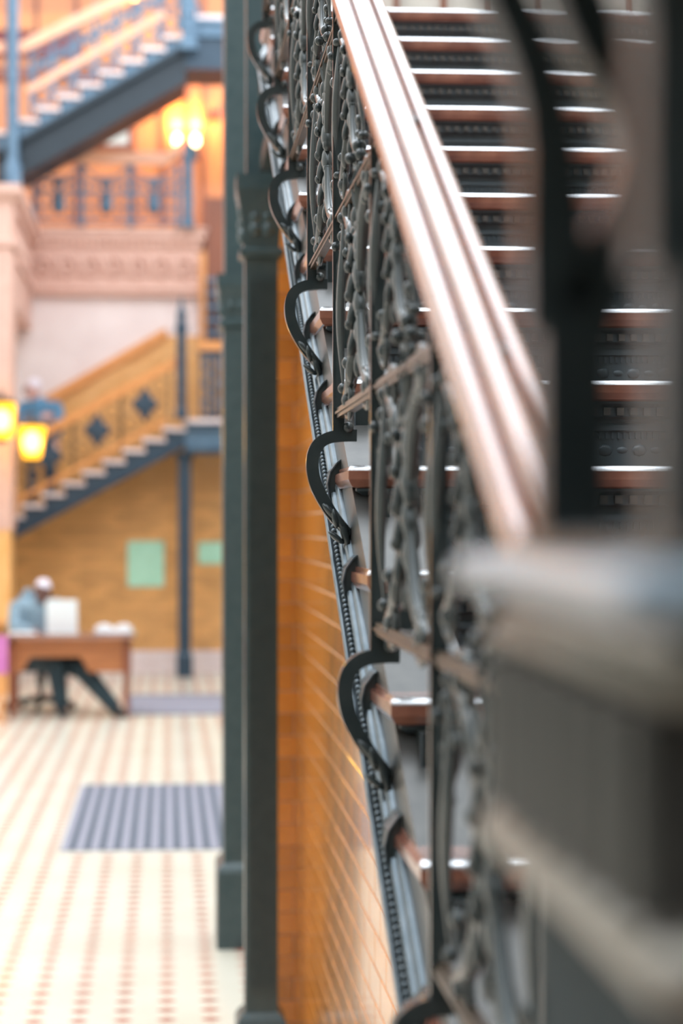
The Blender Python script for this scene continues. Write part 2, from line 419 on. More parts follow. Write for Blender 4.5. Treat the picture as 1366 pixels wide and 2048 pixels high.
for r in range(38):
    z = .045 + r * .0806
    if r % 2: link('brick', b2m, wp, (XW - .072, YP, z))
    else:
        link('brick', b3m, wp, (XW - .082, YP, z)); link('brick', b4m, wp, (XW - .0085, YP, z))

# ================================================================== THE STAIRCASE
XR = 2.15
st = thing('staircase', 'dark cast iron staircase with red marble treads climbing away', 'staircase', (XE, ny(-6), nz(-7)))
tl, th = T + .03, .036
def tread_mesh():
    L = [(.016, -th), (.006, -th + .003), (.002, -th + .010), (.0, -th + .014), (0, -.009)]
    return MB().loft([(o, XR - XE, o, tl, z) for (o, z) in L] + [(.0, XR - XE, .0, tl, -.0085)])
def nose_mesh():
    mb = MB().loft([(0, XR - XE, 0, .022, -.0085), (.0008, XR - XE, .0008, .022, -.005), (.0035, XR - XE, .0035, .022, -.0015), (.009, XR - XE, .009, .022, 0)])
    return mb
top_m = MB().loft([(.007, XR - XE, .022, tl, -.0085), (.007, XR - XE, .022, tl, -.0004)]).mesh('tread_top', 'marble')
trm = tread_mesh().mesh('tread', 'marble'); nsm = nose_mesh().mesh('nosing', 'nosing', True)
cov = MB().loft([(.034, XR - XE, .034, .09, -.072), (.034, XR - XE, .034, .09, -.066), (.024, XR - XE, .024, .09, -.062), (.024, XR - XE, .024, .09, -.046), (.014, XR - XE, .014, .09, -.040), (.014, XR - XE, .014, .09, -.036)]).mesh('cove_moulding', 'iron_riser')
den = MB(); x = .05
while x < XR - XE: den.box(x, x + .012, .016, .026, -.060, -.047); x += .0235
y = .03
while y < .085: den.box(.016, .026, y, y + .012, -.060, -.047); y += .0235
denm = den.mesh('dentil_row', 'iron_dentil')
ris = MB().box(.03, XR - XE, .036, .05, -R, -.06)
rism = ris.mesh('riser', 'iron_riser')
rp = MB()                                   # raised panel frames on the riser
rp.box(.05, XR - XE, .031, .036, -R, -R + .016).box(.05, XR - XE, .031, .036, -.086, -.076)
rpm = rp.mesh('riser_moulding', 'iron_riser')
rd = MB(); x = .06
while x < XR - XE: rd.box(x, x + .004, .0325, .037, -.100, -.089); x += .0105
rdm = rd.mesh('reeded_band', 'iron_riser')
fl = MB(); k = 0; x = .12                   # a row of small scroll rosettes low on the riser
while x < XR - XE - .05:
    fl.ball((x, .036, -.120), .011, 8, 4, (1.2, .35, 1)); fl.ball((x + .03, .036, -.120), .006, 6, 4, (1.8, .35, 1)); x += .06
flm = fl.mesh('rosette_row', 'iron_riser', True)
SP = [(.034, .157 - .04), (.034, .05), (.030, .036), (.018, .022), (.004, .012), (-.008, -.004), (-.0125, -.024), (-.010, -.046), (-.001, -.066), (.012, -.082), (.03, -.095)]
esc = MB().prism([(.06, .157 - .04)] + SP + [(.06, -.10)], 'y', .250, .318).mesh('end_scroll', 'iron')
ewl = MB().strip(SP, .0022, 'y', .2475, .252).mesh('scroll_edge', 'iron_pale')
for n in range(-6, 11):
    base = (XE, ny(n), nz(n))
    t_ = link('tread', trm, st, base)
    link('nosing', nsm, t_, base); link('tread_top', top_m, t_, base)
    cv = link('cove_moulding', cov, st, base)
    link('dentil_row', denm, cv, base, kind='stuff')
    rs = link('riser', rism, st, base); link('riser_moulding', rpm, rs, base)
    link('reeded_band', rdm, rs, base, kind='stuff'); link('rosette_row', flm, rs, base, kind='stuff')
    if n < 10:
        es = link('end_scroll', esc, st, base); link('scroll_edge', ewl, es, base)
# stringer with its mouldings; profile in (x, drop below the nosing line)
def nline(y): return nz(0) + (y - ny(0)) * R / T
y0, y1 = ny(-6) + .05, 5.80
def sloped(poly, m_, name, smooth=False, ya=y0, yb=y1):
    n = len(poly); v = [(p[0], ya, nline(ya) - p[1]) for p in poly] + [(p[0], yb, nline(yb) - p[1]) for p in poly]
    f = [tuple(range(n)), tuple(range(2 * n - 1, n - 1, -1))] + [(i, i + n, (i + 1) % n + n, (i + 1) % n) for i in range(n)]
    return part(name, MB().add(v, f), m_, st, smooth)
sloped([(.292, .06), (.40, .06), (.40, .19), (.292, .19)], 'iron_grey', 'stringer')
def arc(cx, cy, r, a0, a1, n=7): return [(cx + r * math.cos(math.radians(a0 + (a1 - a0) * i / n)), cy + r * math.sin(math.radians(a0 + (a1 - a0) * i / n))) for i in range(n + 1)]
sloped([(.262, .206), (.262, .194), (.2635, .191), (.2655, .191), (.267, .194), (.30, .21), (.30, .216)], 'iron_pale', 'lower_moulding', True)
sloped([(.2775, .184), (.2755, .180), (.276, .175), (.279, .173), (.30, .173), (.30, .20)], 'iron_pale', 'middle_moulding', True)
sloped([(.2835, .171), (.282, .166), (.283, .160), (.287, .157), (.30, .156), (.30, .18)], 'iron_pale', 'upper_moulding', True)
sloped([(.270, .192), (.30, .172), (.30, .205), (.270, .20)], 'iron', 'bead_channel')
bd = MB(); y = y0
while y < y1:
    bd.ball((.2722, y, nline(y) - .1885), .0046, 6, 4); y += .0125
part('bead_row', bd, 'iron_pale', st, True, kind='stuff')
# soffit and upper landing
sf = MB().prism([(y0, nline(y0) - .19), (5.75, nline(5.75) - .19), (5.75, nline(5.75) - .25), (y0, nline(y0) - .25)], 'x', .40, XR)
part('soffit', sf, 'iron', st)
ld = MB().box(.33, XR, ny(10) + .06, 6.66, nz(10) - .3, nz(10))
part('upper_landing', ld, 'iron', st)
part('landing_fascia', MB().box(.315, .33, 5.8, 6.66, nz(10) - .3, nz(10) - .24).box(.31, .33, 5.8, 6.66, nz(10) - .06, nz(10)), 'iron', st)
we = struct('wall_landing', B(.52, 2.4, 8.2, 8.4, 3.1, 6.0), 'cream', 'cream wall behind the upper landing', 'wall')
for k in range(9):
    part('glazing_bar', B(.75 + k * .2, .77 + k * .2, 8.15, 8.2, 3.1, 6.0), 'wood_brown', we)

# ================================================================== BALUSTRADE
bal = thing('stair_balustrade', 'ornate wrought iron stair balustrade with a polished wooden handrail', 'balustrade', (.276, 1.38, nz(-5)))
XC = .2765
def rail_b(y): return 1.117 + (R / T) * y
prof = [(-.022, -.010), (-.026, -.002), (-.0325, .002), (-.0340, .010), (-.0325, .019), (-.029, .026), (-.0245, .030), (-.0200, .0310), (-.0185, .0295), (-.0172, .022), (-.0142, .022), (-.0130, .0330), (-.0105, .0385), (-.0070, .0425), (-.001, .0445), (.0045, .0430), (.0078, .0385), (.0090, .028), (.0122, .028), (.0134, .0370), (.0165, .0415), (.0215, .0425), (.0265, .0395), (.0300, .0335), (.0315, .027), (.0335, .0240), (.0340, .017), (.0325, .008), (.030, .002), (.024, -.002), (.020, -.010)]
ya, yb = .886, 5.9
ca = math.cos(math.atan(R / T))
v = []
ns = 2
for y in (ya, yb):
    for (px, pz) in prof: v.append((.2705 + px, y, rail_b(y) + .01 + pz / ca))
n = len(prof)
f = [tuple(range(n)), tuple(range(2 * n - 1, n - 1, -1))] + [(i, i + n, (i + 1) % n + n, (i + 1) % n) for i in range(n)]
hr = link('handrail', MB().add(v, f).mesh('handrail', 'wood_rail', True), bal, label='polished brown wooden handrail')
v = [(XC + a * .010, y, rail_b(y) - .002 + b * .006) for y in (ya, yb) for (a, b) in ((-1, -1), (1, -1), (1, 1), (-1, 1))]
part('under_rail', MB().add(v, [(0, 1, 2, 3), (7, 6, 5, 4), (0, 4, 5, 1), (1, 5, 6, 2), (2, 6, 7, 3), (3, 7, 4, 0)]), 'iron', bal)

# --- unit ornaments (built in the plane of the balustrade, y-z, thick along x)
def spiral(cy, cz, r0, a0, turns, n=16, k=.45):
    return [(0, cy + r0 * (1 - k * i / n * turns) * math.cos(a0 + 2 * PI * turns * i / n), cz + r0 * (1 - k * i / n * turns) * math.sin(a0 + 2 * PI * turns * i / n)) for i in range(n + 1)]
def scroll_mesh():
    # S-scroll 0.15 tall by 0.12 wide, starts at the origin (bottom middle) and curls outward at the top
    p = []
    for i in range(11):
        t = i / 10
        p.append((0, .105 * (t ** 1.5), .105 * math.sin(t * PI / 2)))
    s = spiral(.105 - .032, .105 + .004, .032, 0, 1.05, 14, .6)
    pts_ = p[:-1] + s
    rad = [.0045 + .004 * math.sin(PI * min(1, i / 12)) for i in range(len(pts_))]
    mb = MB().tube(pts_, rad, 8, ((1, 0, 0), 1.15))
    e = s[-1]; mb.ball(e, .0115, 12, 8)
    mb.ball((0, .062, .093), .0095, 8, 5); mb.ball((0, .107, .062), .0085, 8, 5); mb.tube([(0, .100, .085), (0, .107, .062)], .003, 6)
    # small husk at the middle of the curve
    mb.ball((0, .035, .075), .016, 8, 5, (.7, .5, 1.5), Matrix.Rotation(-.6, 3, 'X'))
    return mb
scr = scroll_mesh().mesh('scroll', 'iron', True)
def trefoil():
    mb = MB().tube([(0, 0, -.13), (0, 0, -.05), (0, 0, .0)], [.004, .006, .005], 8)
    for (a, z, r) in ((0, .022, .011), (-.022, .006, .009), (.022, .006, .009), (-.036, -.012, .006), (.036, -.012, .006)): mb.ball((0, a, z), r, 12, 8)
    mb.ball((0, 0, .040), .0065, 8, 5)
    for s_ in (-1, 1):
        mb.ball((s_ * .013, 0, .004), .0085, 8, 5)
        mb.tube([(0, s_ * .004, -.075), (0, s_ * .022, -.05), (0, s_ * .030, -.025), (0, s_ * .024, -.006)], [.003, .006, .006, .003], 6, ((1, 0, 0), 1.6))
    mb.ball((0, 0, -.03), .010, 8, 5, (1, 1, .7)); mb.ball((0, 0, -.09), .009, 8, 5, (1, 1, .7))
    return mb
trf = trefoil().mesh('trefoil_finial', 'iron', True)
def acanthus():
    mb = MB()
    mb.tube([(0, 0, -.10), (0, 0, 0), (0, 0, .10)], [.004, .010, .006], 8)
    for k in range(4):
        z = .070 - k * .042; r = .034 - .003 * abs(k - 1)
        for s_ in (-1, 1):
            mb.ball((0, s_ * .022, z), r, 12, 8, (.42, .62, .95), Matrix.Rotation(s_ * .75, 3, 'X'))
            mb.ball((0, s_ * .036, z + .024), r * .42, 8, 5, (.9, 1, 1))
        mb.ball((-.008, 0, z - .012), r * .8, 12, 8, (.45, .5, 1.1), Matrix.Rotation(.3, 3, 'Y'))
        mb.ball((-.017, 0, z + .012), r * .28, 8, 5)
        mb.ball((.008, 0, z - .012), r * .8, 12, 8, (.45, .5, 1.1), Matrix.Rotation(-.3, 3, 'Y'))
    mb.ball((0, 0, .112), .016, 12, 8, (.9, .8, 1.2)); mb.ball((0, 0, .134), .009, 8, 5)
    mb.ball((0, 0, -.104), .011, 8, 5, (.8, .8, 1.6))
    return mb
aca = acanthus().mesh('acanthus_leaf', 'iron', True)
def lance(L=.25):
    mb = MB(); n = 12; pts_ = []; rad = []
    for i in range(n + 1):
        t = i / n
        pts_.append((-.004 * math.sin(t * PI), .012 * math.sin(2 * PI * t), (t - .5) * L)); rad.append(.0022 + .0050 * math.sin(PI * t) ** 1.3)
    mb.tube(pts_, rad, 8, ((0, 1, 0), 2.2))
    mb.ball((0, 0, L / 2 + .008), .0095, 12, 8); mb.ball((0, 0, -L / 2 - .008), .0085, 12, 8)
    return mb
lan = lance().mesh('lance_leaf', 'iron', True)
lc = MB()
for k, (a_, b_, r__, an) in enumerate(((-.010, .018, .015, .75), (.004, .002, .018, .6), (.012, -.018, .016, .3), (-.002, -.022, .012, .9), (-.004, .008, .012, .2))):
    lc.ball((a_, -.002 * k, b_), r__, 10, 7, (.42, .5, 1.35), Matrix.Rotation(-an, 3, 'Y'))
lc.ball((.016, 0, -.036), .006, 8, 6); lc.tube([(.012, 0, -.02), (.016, 0, -.036)], .004, 6)
leaf_me = lc.mesh('stay_leaf', 'iron', True)
for j in range(-2, 6):
    yj = 2.54 + .58 * j; zf = 1.70 + .314 * j; zr = rail_b(yj) + .004
    mb = MB().box(XC - .0085, XC + .0055, yj - .009, yj + .009, zf + .028, zr)
    po = part('post', mb, 'iron', bal)
    part('post_ridge', MB().box(XC - .0125, XC - .0085, yj - .005, yj + .005, zf + .035, zr), 'iron', po)
    # horizontal bar running from the foot of the post back to the rail
    ys = max(.90, yj - 1.30); zb = 1.765 + .314 * j
    part('cross_bar', MB().box(XC - .007, XC + .007, ys, yj, zb - .008, zb + .008).box(XC - .010, XC + .010, ys, yj, zb - .002, zb + .002), 'iron_bronze', bal)
    # gooseneck stay around the tread end
    g = [(.302, 1.7293), (.285, 1.7293), (.262, 1.727), (.2468, 1.7205), (.2375, 1.711), (.2320, 1.697), (.2308, 1.681), (.2328, 1.664), (.2375, 1.648), (.245, 1.632), (.2545, 1.6155), (.266, 1.599), (.279, 1.5835), (.292, 1.570)]
    wd = [.019, .019, .019, .019, .020, .020, .020, .020, .020, .0195, .019, .018, .016, .013]
    dz = .314 * j
    gs, ws = [], []
    for i in range(len(g) - 1):
        q = [g[max(0, i - 1)], g[i], g[i + 1], g[min(len(g) - 1, i + 2)]]
        for h_ in range(4):
            t = h_ / 4
            gs.append(tuple(.5 * (2 * q[1][m_] + (q[2][m_] - q[0][m_]) * t + (2 * q[0][m_] - 5 * q[1][m_] + 4 * q[2][m_] - q[3][m_]) * t * t + (3 * q[1][m_] - q[0][m_] - 3 * q[2][m_] + q[3][m_]) * t ** 3) for m_ in (0, 1)))
            ws.append(wd[i] + (wd[i + 1] - wd[i]) * t)
    g, wd = gs + [g[-1]], ws + [wd[-1]]
    gn = part('gooseneck_stay', MB().strip([(a, b + dz) for (a, b) in g], wd, 'y', yj - .0105, yj + .0105), 'iron', bal)
    gl = [(p[0] - .0098, p[1]) for p in g]
    link('stay_leaf', leaf_me, gn, (.270, yj - .012, 1.588 + dz))
    part('stay_knob', MB().ball((.288, yj - .012, 1.742 + dz), .009, 8, 5), 'iron', gn, True)
    # ornaments in the bay on the near side of this post
    if yj - .29 < .95: continue
    yc = yj - .29; zc = zb + .157
    for (cy, cz, sc) in ((yc, zc, 1.0), (yc + .12, zb + .157 + .32, .8)):
        if cz + .11 * sc > rail_b(cy) - .01: cz = rail_b(cy) - .02 - .12 * sc
        link('acanthus_leaf', aca, bal, (XC, cy, cz), scale=(.8 * sc, sc, sc))
        for sy in (-1, 1):
            for sz in (-1, 1):
                link('scroll', scr, bal, (XC, cy + sy * .035 * sc, cz + sz * .012), scale=(sc, sy * 1.35 * sc, sz * 1.18 * sc))
            link('lance_leaf', lan, bal, (XC - .004 * sy, cy + sy * .20 * sc, cz + .01), scale=(1, 1, 1.0 * sc))
        if sc > .75:
            link('trefoil_finial', trf, bal, (XC, cy - .02, min(cz + .19 * sc, rail_b(cy) - .06)))
            link('trefoil_finial', trf, bal, (XC, cy + .24 * sc, min(cz + .10, rail_b(cy) - .06)), scale=(.9, .8, .9))

# ================================================================== FOREGROUND NEWEL
nx0, nx1, n_y0, n_y1 = .154, .454, .58, .88
nw = thing('newel_post', 'large grey iron newel post with sky-tinted cap in the right foreground', 'newel post', ((nx0 + nx1) / 2, (n_y0 + n_y1) / 2, nz(-7)))
def ring(o, z): return (nx0 - o, nx1 + o, n_y0 - o, n_y1 + o, z)
zn = nz(-7)
part('plinth', MB().loft([ring(.03, zn), ring(.03, zn + .14), ring(.015, zn + .16), ring(-.012, zn + .17)]), 'iron', nw)
part('shaft', MB().loft([ring(-.012, zn + .17), ring(-.012, 1.752)]), 'iron_matte', nw)
part('base_moulding', MB().loft([ring(-.012, 1.748), ring(.004, 1.751), ring(.009, 1.757), ring(.010, 1.763), ring(.008, 1.769), ring(.002, 1.774), ring(.0, 1.775)]), 'iron_lit', nw, True)
fbk = part('fluted_block', MB().loft([ring(0, 1.775), ring(0, 1.846)]), 'iron_grey', nw)
flm_ = MB().tube([(0, 0, 1.777), (0, 0, 1.844)], .014, 10).mesh('reed', 'iron_grey', True)
for k in range(7):
    t = (k + .5) / 7
    link('reed', flm_, fbk, (nx0, n_y0 + t * .3, 0)); link('reed', flm_, fbk, (nx0 + t * .3, n_y0, 0)); link('reed', flm_, fbk, (nx0 + t * .3, n_y1, 0))
part('collar_moulding', MB().loft([ring(.0, 1.8455), ring(.007, 1.848), ring(.008, 1.853), ring(.004, 1.857), ring(.0, 1.858)]), 'iron_lit', nw, True)
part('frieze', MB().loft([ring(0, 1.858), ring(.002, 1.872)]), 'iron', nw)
part('cap', MB().loft([ring(.004, 1.868), ring(.016, 1.871), ring(.022, 1.873), ring(.022, 1.882), ring(.016, 1.887), ring(.002, 1.888)]), 'iron_cap_sky', nw)
part('cap_step', MB().loft([ring(.0, 1.888), ring(.0, 1.893), ring(-.006, 1.897)]), 'iron', nw)
# openwork crown: four scrolled corner uprights carrying a pointed top
cu = MB()
cu.box(-.012, .0175, -.012, .012, 0, .10)
cu.strip([(-.004, .09), (-.005, .128), (-.0065, .167), (-.0095, .186), (-.0135, .201), (-.0185, .216), (-.0255, .232), (-.034, .25), (-.040, .268)], [.028, .027, .023, .021, .020, .020, .020, .020, .018], 'y', -.011, .011)
cu.strip([(.003, .08), (.011, .103), (.021, .128), (.029, .148), (.0315, .166), (.027, .184), (.0195, .200), (.0125, .216), (.006, .232), (-.004, .25), (-.018, .266)], [.026, .025, .023, .020, .018, .017, .018, .022, .022, .018, .016], 'y', -.011, .011)
cum = cu.mesh('crown_upright', 'iron')
for (xx, yy, sx) in ((nx0 + .016, n_y1 - .05, 1), (nx0 + .016, n_y0 + .045, 1), (nx1 - .016, n_y1 - .05, -1), (nx1 - .016, n_y0 + .045, -1)):
    link('crown_upright', cum, nw, (xx, yy, 1.893), scale=(sx, 1, 1))
part('crown_top', MB().loft([ring(.03, 2.155), ring(.03, 2.175), ring(-.02, 2.20), ring(-.10, 2.32), ring(-.14, 2.5)]), 'iron', nw)
for (xx, yy) in ((.190, .74), (.23, .86), (.19, .60)):
    part('bead_knob', MB().ball((xx, yy, 1.900), .008, 12, 8), 'iron_pale', nw, True)

# ================================================================== COLUMNS BY THE STAIR
def cast_column(name, label, x0, x1, ya, yb, zcap0, zcap1, base_h, flutes, group=None):
    c = thing(name, label, 'column', ((x0 + x1) / 2, (ya + yb) / 2, 0), group)
    def rg(o, z): return (x0 - o, x1 + o, ya - o, yb + o, z)
    part('base', MB().loft([rg(.03, 0), rg(.03, base_h), rg(.02, base_h + .02), rg(.0, base_h + .04)]), 'iron_column', c)
    part('shaft', MB().loft([rg(0, base_h + .04), rg(0, zcap0)]), 'iron_column', c)
    if flutes:
        wv = (x1 - x0) / (flutes + .6)
        for k in range(flutes):
            xx = x0 + (k + .8) * wv
            part('flute_fillet', MB().box(xx - wv * .2, xx + wv * .2, ya - .022, ya, base_h + .12, zcap0 - .06), 'iron_column', c)
    part('capital', MB().loft([rg(0, zcap0), rg(.018, zcap0 + .01), rg(.018, zcap0 + .03), rg(.004, zcap0 + .04), rg(.012, zcap0 + .5 * (zcap1 - zcap0)), rg(.03, zcap1 - .05), rg(.03, zcap1)]), 'iron_column', c)
    for k in range(4):
        z = zcap0 + .08 + k * (zcap1 - zcap0 - .12) / 4
        part('capital_leaf', MB().ball((x0 - .005, ya + .03 + .03 * (k % 2), z), .03, 8, 5, (.7, 1, 1)).ball((x0 + .3 * (x1 - x0), ya - .008, z + .02), .025, 8, 5, (1, .4, 1)).ball((x0 + .7 * (x1 - x0), ya - .008, z + .02), .025, 8, 5, (1, .4, 1)), 'iron_column', c, True)
    part('upper_shaft', MB().loft([rg(-.005, zcap1), rg(-.005, 6.5)]), 'iron_column', c)
    return c
Y1 = 6.80
cast_column('fluted_column', 'tall dark iron column with fluted front face standing against the brick pilaster', X(490, Y1), X(556, Y1), Y1, Y1 + .12, Z(515, Y1), Z(348, Y1), .16, 5)
Y2 = 8.75
cast_column('iron_column', 'plain square iron column standing just behind the fluted one', X(447, Y2), X(500, Y2), Y2, Y2 + .30, Z(655, Y2), Z(548, Y2), Z(1745, Y2), 0)

# ================================================================== MATS ON THE FLOOR
mt = thing('floor_mat', 'ribbed grey floor mat lying in the middle of the lobby', 'mat', (.3, 12.8, 0))
part('backing', B(-.63, 1.25, 11.4, 14.28, 0, .006), 'mat_light', mt)
rib = MB().box(-.02, .02, 11.42, 14.26, .006, .012).mesh('rib', 'mat_dark')
for k in range(21): link('rib', rib, mt, (-.56 + k * .0876, 0, 0))
m2 = thing('floor_mat', 'plain lavender grey mat by the far iron column, beyond the desk', 'mat', (0, 20.6, 0))
part('backing', B(X(255, 20), 1.4, 19.55, 21.85, 0, .008), 'mat_light', m2)
part('border', MB().box(X(255, 20), 1.4, 19.55, 19.62, .008, .011).box(X(255, 20), 1.4, 21.78, 21.85, .008, .011), 'mat_dark', m2)

# ================================================================== FAR IRON COLUMN AND NOTICES
Y3 = 24.4
fc = thing('iron_column', 'slim dark slate iron column under the far stair landing', 'column', (X(369, Y3), Y3, 0))
x0, x1 = X(356, Y3), X(382, Y3)
part('base', MB().loft([(x0 - .02, x1 + .02, Y3 - .1, Y3 + .1, 0), (x0 - .02, x1 + .02, Y3 - .1, Y3 + .1, .27), (x0, x1, Y3 - .08, Y3 + .08, .31)]), 'iron_slate', fc)
part('shaft', B(x0, x1, Y3 - .08, Y3 + .08, .3, Z(905, Y3)), 'iron_slate', fc)
part('capital', MB().loft([(x0, x1, Y3 - .08, Y3 + .08, Z(925, Y3)), (x0 - .03, x1 + .03, Y3 - .11, Y3 + .11, Z(912, Y3)), (x0 - .03, x1 + .03, Y3 - .11, Y3 + .11, Z(905, Y3))]), 'iron_slate', fc)
def notice(u0, u1, v0, v1, label):
    t = thing('wall_notice', label, 'notice', (X((u0 + u1) / 2, YF), YF, Z(v1, YF)))
    a, b, c_, d = X(u0, YF), X(u1, YF), Z(v1, YF), Z(v0, YF)
    part('sheet', B(a + .02, b - .02, YF - .055, YF - .045, c_ + .02, d - .02), 'mint', t)
    part('frame', MB().box(a, b, YF - .06, YF - .036, c_, c_ + .02).box(a, b, YF - .06, YF - .036, d - .02, d).box(a, a + .02, YF - .06, YF - .036, c_, d).box(b - .02, b, YF - .06, YF - .036, c_, d), 'mint', t)
notice(255, 328, 1082, 1173, 'tall mint green notice on the brick wall left of the slim column')
notice(396, 452, 1084, 1128, 'small mint green notice on the brick wall right of the slim column')

# ================================================================== FAR STAIRS
def far_stair(name, label, Yf, depth, p0, n0, n1, going, rise, band_h, m_side, m_under, under_h):
    # p0 = (x,z) of the front top corner of step 0; rises to the right; built as its own steps
    s = thing(name, label, 'staircase', (p0[0] + n0 * going, Yf, p0[1] + n0 * rise))
    for n in range(n0, n1):
        x = p0[0] + n * going; z = p0[1] + n * rise
        part('tread', MB().loft([(x - .025, x + going + .01, Yf - .03, Yf + depth, z - .05), (x - .035, x + going + .01, Yf - .045, Yf + depth, z - .035), (x - .035, x + going + .01, Yf - .045, Yf + depth, z)]), 'marble_pink', s)
        part('riser', B(x, x + .02, Yf, Yf + depth, z - rise, z - .05), m_side, s)
    xa_, xb_ = p0[0] + n0 * going, p0[0] + n1 * going
    za_, zb_ = p0[1] + n0 * rise, p0[1] + n1 * rise
    pl = []
    for n in range(n0, n1):
        x = p0[0] + n * going; z = p0[1] + n * rise - .05
        pl += [(x, z), (x + going, z)]
    pl += [(xb_, zb_ - band_h), (xa_, za_ - band_h)]
    part('stringer', MB().prism(pl, 'y', Yf, Yf + .05), m_side, s)
    part('stringer_flange', MB().prism([(xa_, za_ - band_h + .05), (xb_, zb_ - band_h + .05), (xb_, zb_ - band_h - .02), (xa_, za_ - band_h - .02)], 'y', Yf - .04, Yf), m_under, s)
    if under_h:
        part('carriage', MB().prism([(xa_, za_ - band_h), (xb_, zb_ - band_h), (xb_, zb_ - band_h - under_h), (xa_, za_ - band_h - under_h)], 'y', Yf + .05, Yf + depth), m_under, s)
    else:
        part('soffit', MB().prism([(xa_, za_ - band_h + .06), (xb_, zb_ - band_h + .06), (xb_, zb_ - band_h), (xa_, za_ - band_h)], 'y', Yf + .05, Yf + depth), m_under, s)
    return s
g_, r_ = 40 / F * 24.2, 40 / F * 24.2 * .545
Y4 = 24.2
p0 = (X(330, Y4), Z(855, Y4))
nlow = -int(p0[1] / r_)
fs = far_stair('far_staircase', 'slate iron staircase with pale marble treads rising to the right over the desk', Y4, .90, p0, nlow, 1, g_, r_, .34, 'iron_slate', 'iron_slate', 0)
zl = Z(838, Y4)
lx0 = p0[0] + g_
part('landing', B(lx0 - .0, 2.0, Y4, Y4 + .90, Z(905, Y4), zl - .05), 'iron_blue', fs)
part('landing_top', B(lx0 - .02, 2.0, Y4 - .05, Y4 + .90, zl - .05, zl), 'marble_pink', fs)
part('landing_fascia', MB().box(lx0, 2.0, Y4 - .04, Y4, Z(905, Y4), Z(898, Y4)).box(lx0, 2.0, Y4 - .03, Y4, Z(862, Y4), Z(856, Y4)), 'iron_slate', fs)
# its newel
def newel(name, label, u, Y, vb, vt, wd, m_):
    x = X(u, Y); t = thing(name, label, 'newel post', (x, Y, Z(vb, Y))); zb, zt_ = Z(vb, Y), Z(vt, Y); h = wd / 2; hh = zt_ - zb
    q = lambda o, z: (x - h - o, x + h + o, Y - h - o, Y + h + o, z)
    sh = part('shaft', MB().loft([q(.015, zb), q(.015, zb + .1), q(0, zb + .12), q(0, zb + .72 * hh)]), m_, t)
    part('cap', MB().loft([q(0, zb + .70 * hh), q(.02, zb + .72 * hh), q(.02, zb + .75 * hh), q(-.005, zb + .77 * hh)]), m_, t)
    part('finial', MB().loft([q(-.005, zb + .77 * hh), q(-.0, zb + .86 * hh), q(-.02, zb + .89 * hh), q(-h * .85, zt_)]), m_, t)
    for k in range(4):
        part('rosette', MB().ball((x, Y - h, zb + (.2 + .13 * k) * hh), .04, 8, 5, (1, .4, 1)), m_, sh, True)
    return t
newel('stair_newel', 'dark slate newel with pointed finial at the top of the far lower stair', 363, Y4 - .08, 838, 592, .12, 'iron_slate')

def quatrefoil(mb, x, y, z, s):
    for (a, b) in ((0, 1), (0, -1), (1, 0), (-1, 0)): mb.ball((x + a * s * .55, y, z + b * s * .62), s * .5, 12, 8, (1, .35, 1.1))
    mb.ball((x, y, z), s * .5, 12, 8, (1, .4, 1)); mb.ball((x, y, z + s * 1.2), s * .2, 8, 5, (1, .5, 1)); mb.ball((x, y, z - s * 1.2), s * .2, 8, 5, (1, .5, 1))
    return mb
def ringpts(cx, cz, r, n=20): return [(cx + r * math.cos(2 * PI * k / n), cz + r * math.sin(2 * PI * k / n)) for k in range(n)]
# lower far stair balustrade
fb = thing('stair_balustrade', 'bronze scrollwork balustrade with orange oak handrail on the far lower stair', 'balustrade', (p0[0] - 1, Y4, p0[1] - .5))
sl = r_ / g_
def fr(x): return p0[1] + (x - p0[0]) * sl          # tread line
rh = .74
ra, rb = p0[0] - 13 * g_, p0[0] + .02
m_b = 'bronze_far'; M[m_b] = mat('tan_bronze', hexc(150, 112, 70), hexc(172, 132, 88), .4, .2)
part('handrail', MB().strip([(ra, fr(ra) + rh), (rb, fr(rb) + rh), (rb + .08, fr(rb) + rh + .01), (rb + .10, fr(rb) + rh + .12)], [.10, .10, .10, .10], 'y', Y4 - .03, Y4 + .07), 'wood_far', fb)
part('landing_handrail', B(X(396, Y4), 2.0, Y4 - .03, Y4 + .07, Z(700, Y4), Z(682, Y4)), 'wood_far', fb)
part('bottom_bar', MB().strip([(ra, fr(ra) + .09), (rb, fr(rb) + .09)], .05, 'y', Y4 + .0, Y4 + .04), 'wood_far', fb)
k = 0; x = p0[0] - .32
sp = 95 / F * Y4
for k in range(5):
    x = X(290, Y4) - k * sp; z = fr(x) + .42
    part('quatrefoil', quatrefoil(MB(), x, Y4 + .02, z, .15), 'iron_slate', fb, True)
    for dx in (-.30, .30):
        part('post', B(x + dx - .018, x + dx + .018, Y4 + .005, Y4 + .035, fr(x + dx) + .0, fr(x + dx) + rh), 'iron_slate' if k < 0 else m_b, fb)
    for (dx, dz, r) in ((-.18, .14, .1), (.18, .24, .1), (-.18, -.24, .1), (.18, -.1, .1), (-.19, -.06, .07), (.19, .08, .07)):
        part('scroll_ring', MB().strip(ringpts(x + dx, z + dz, r), .02, 'y', Y4 + .012, Y4 + .03, True), m_b, fb)
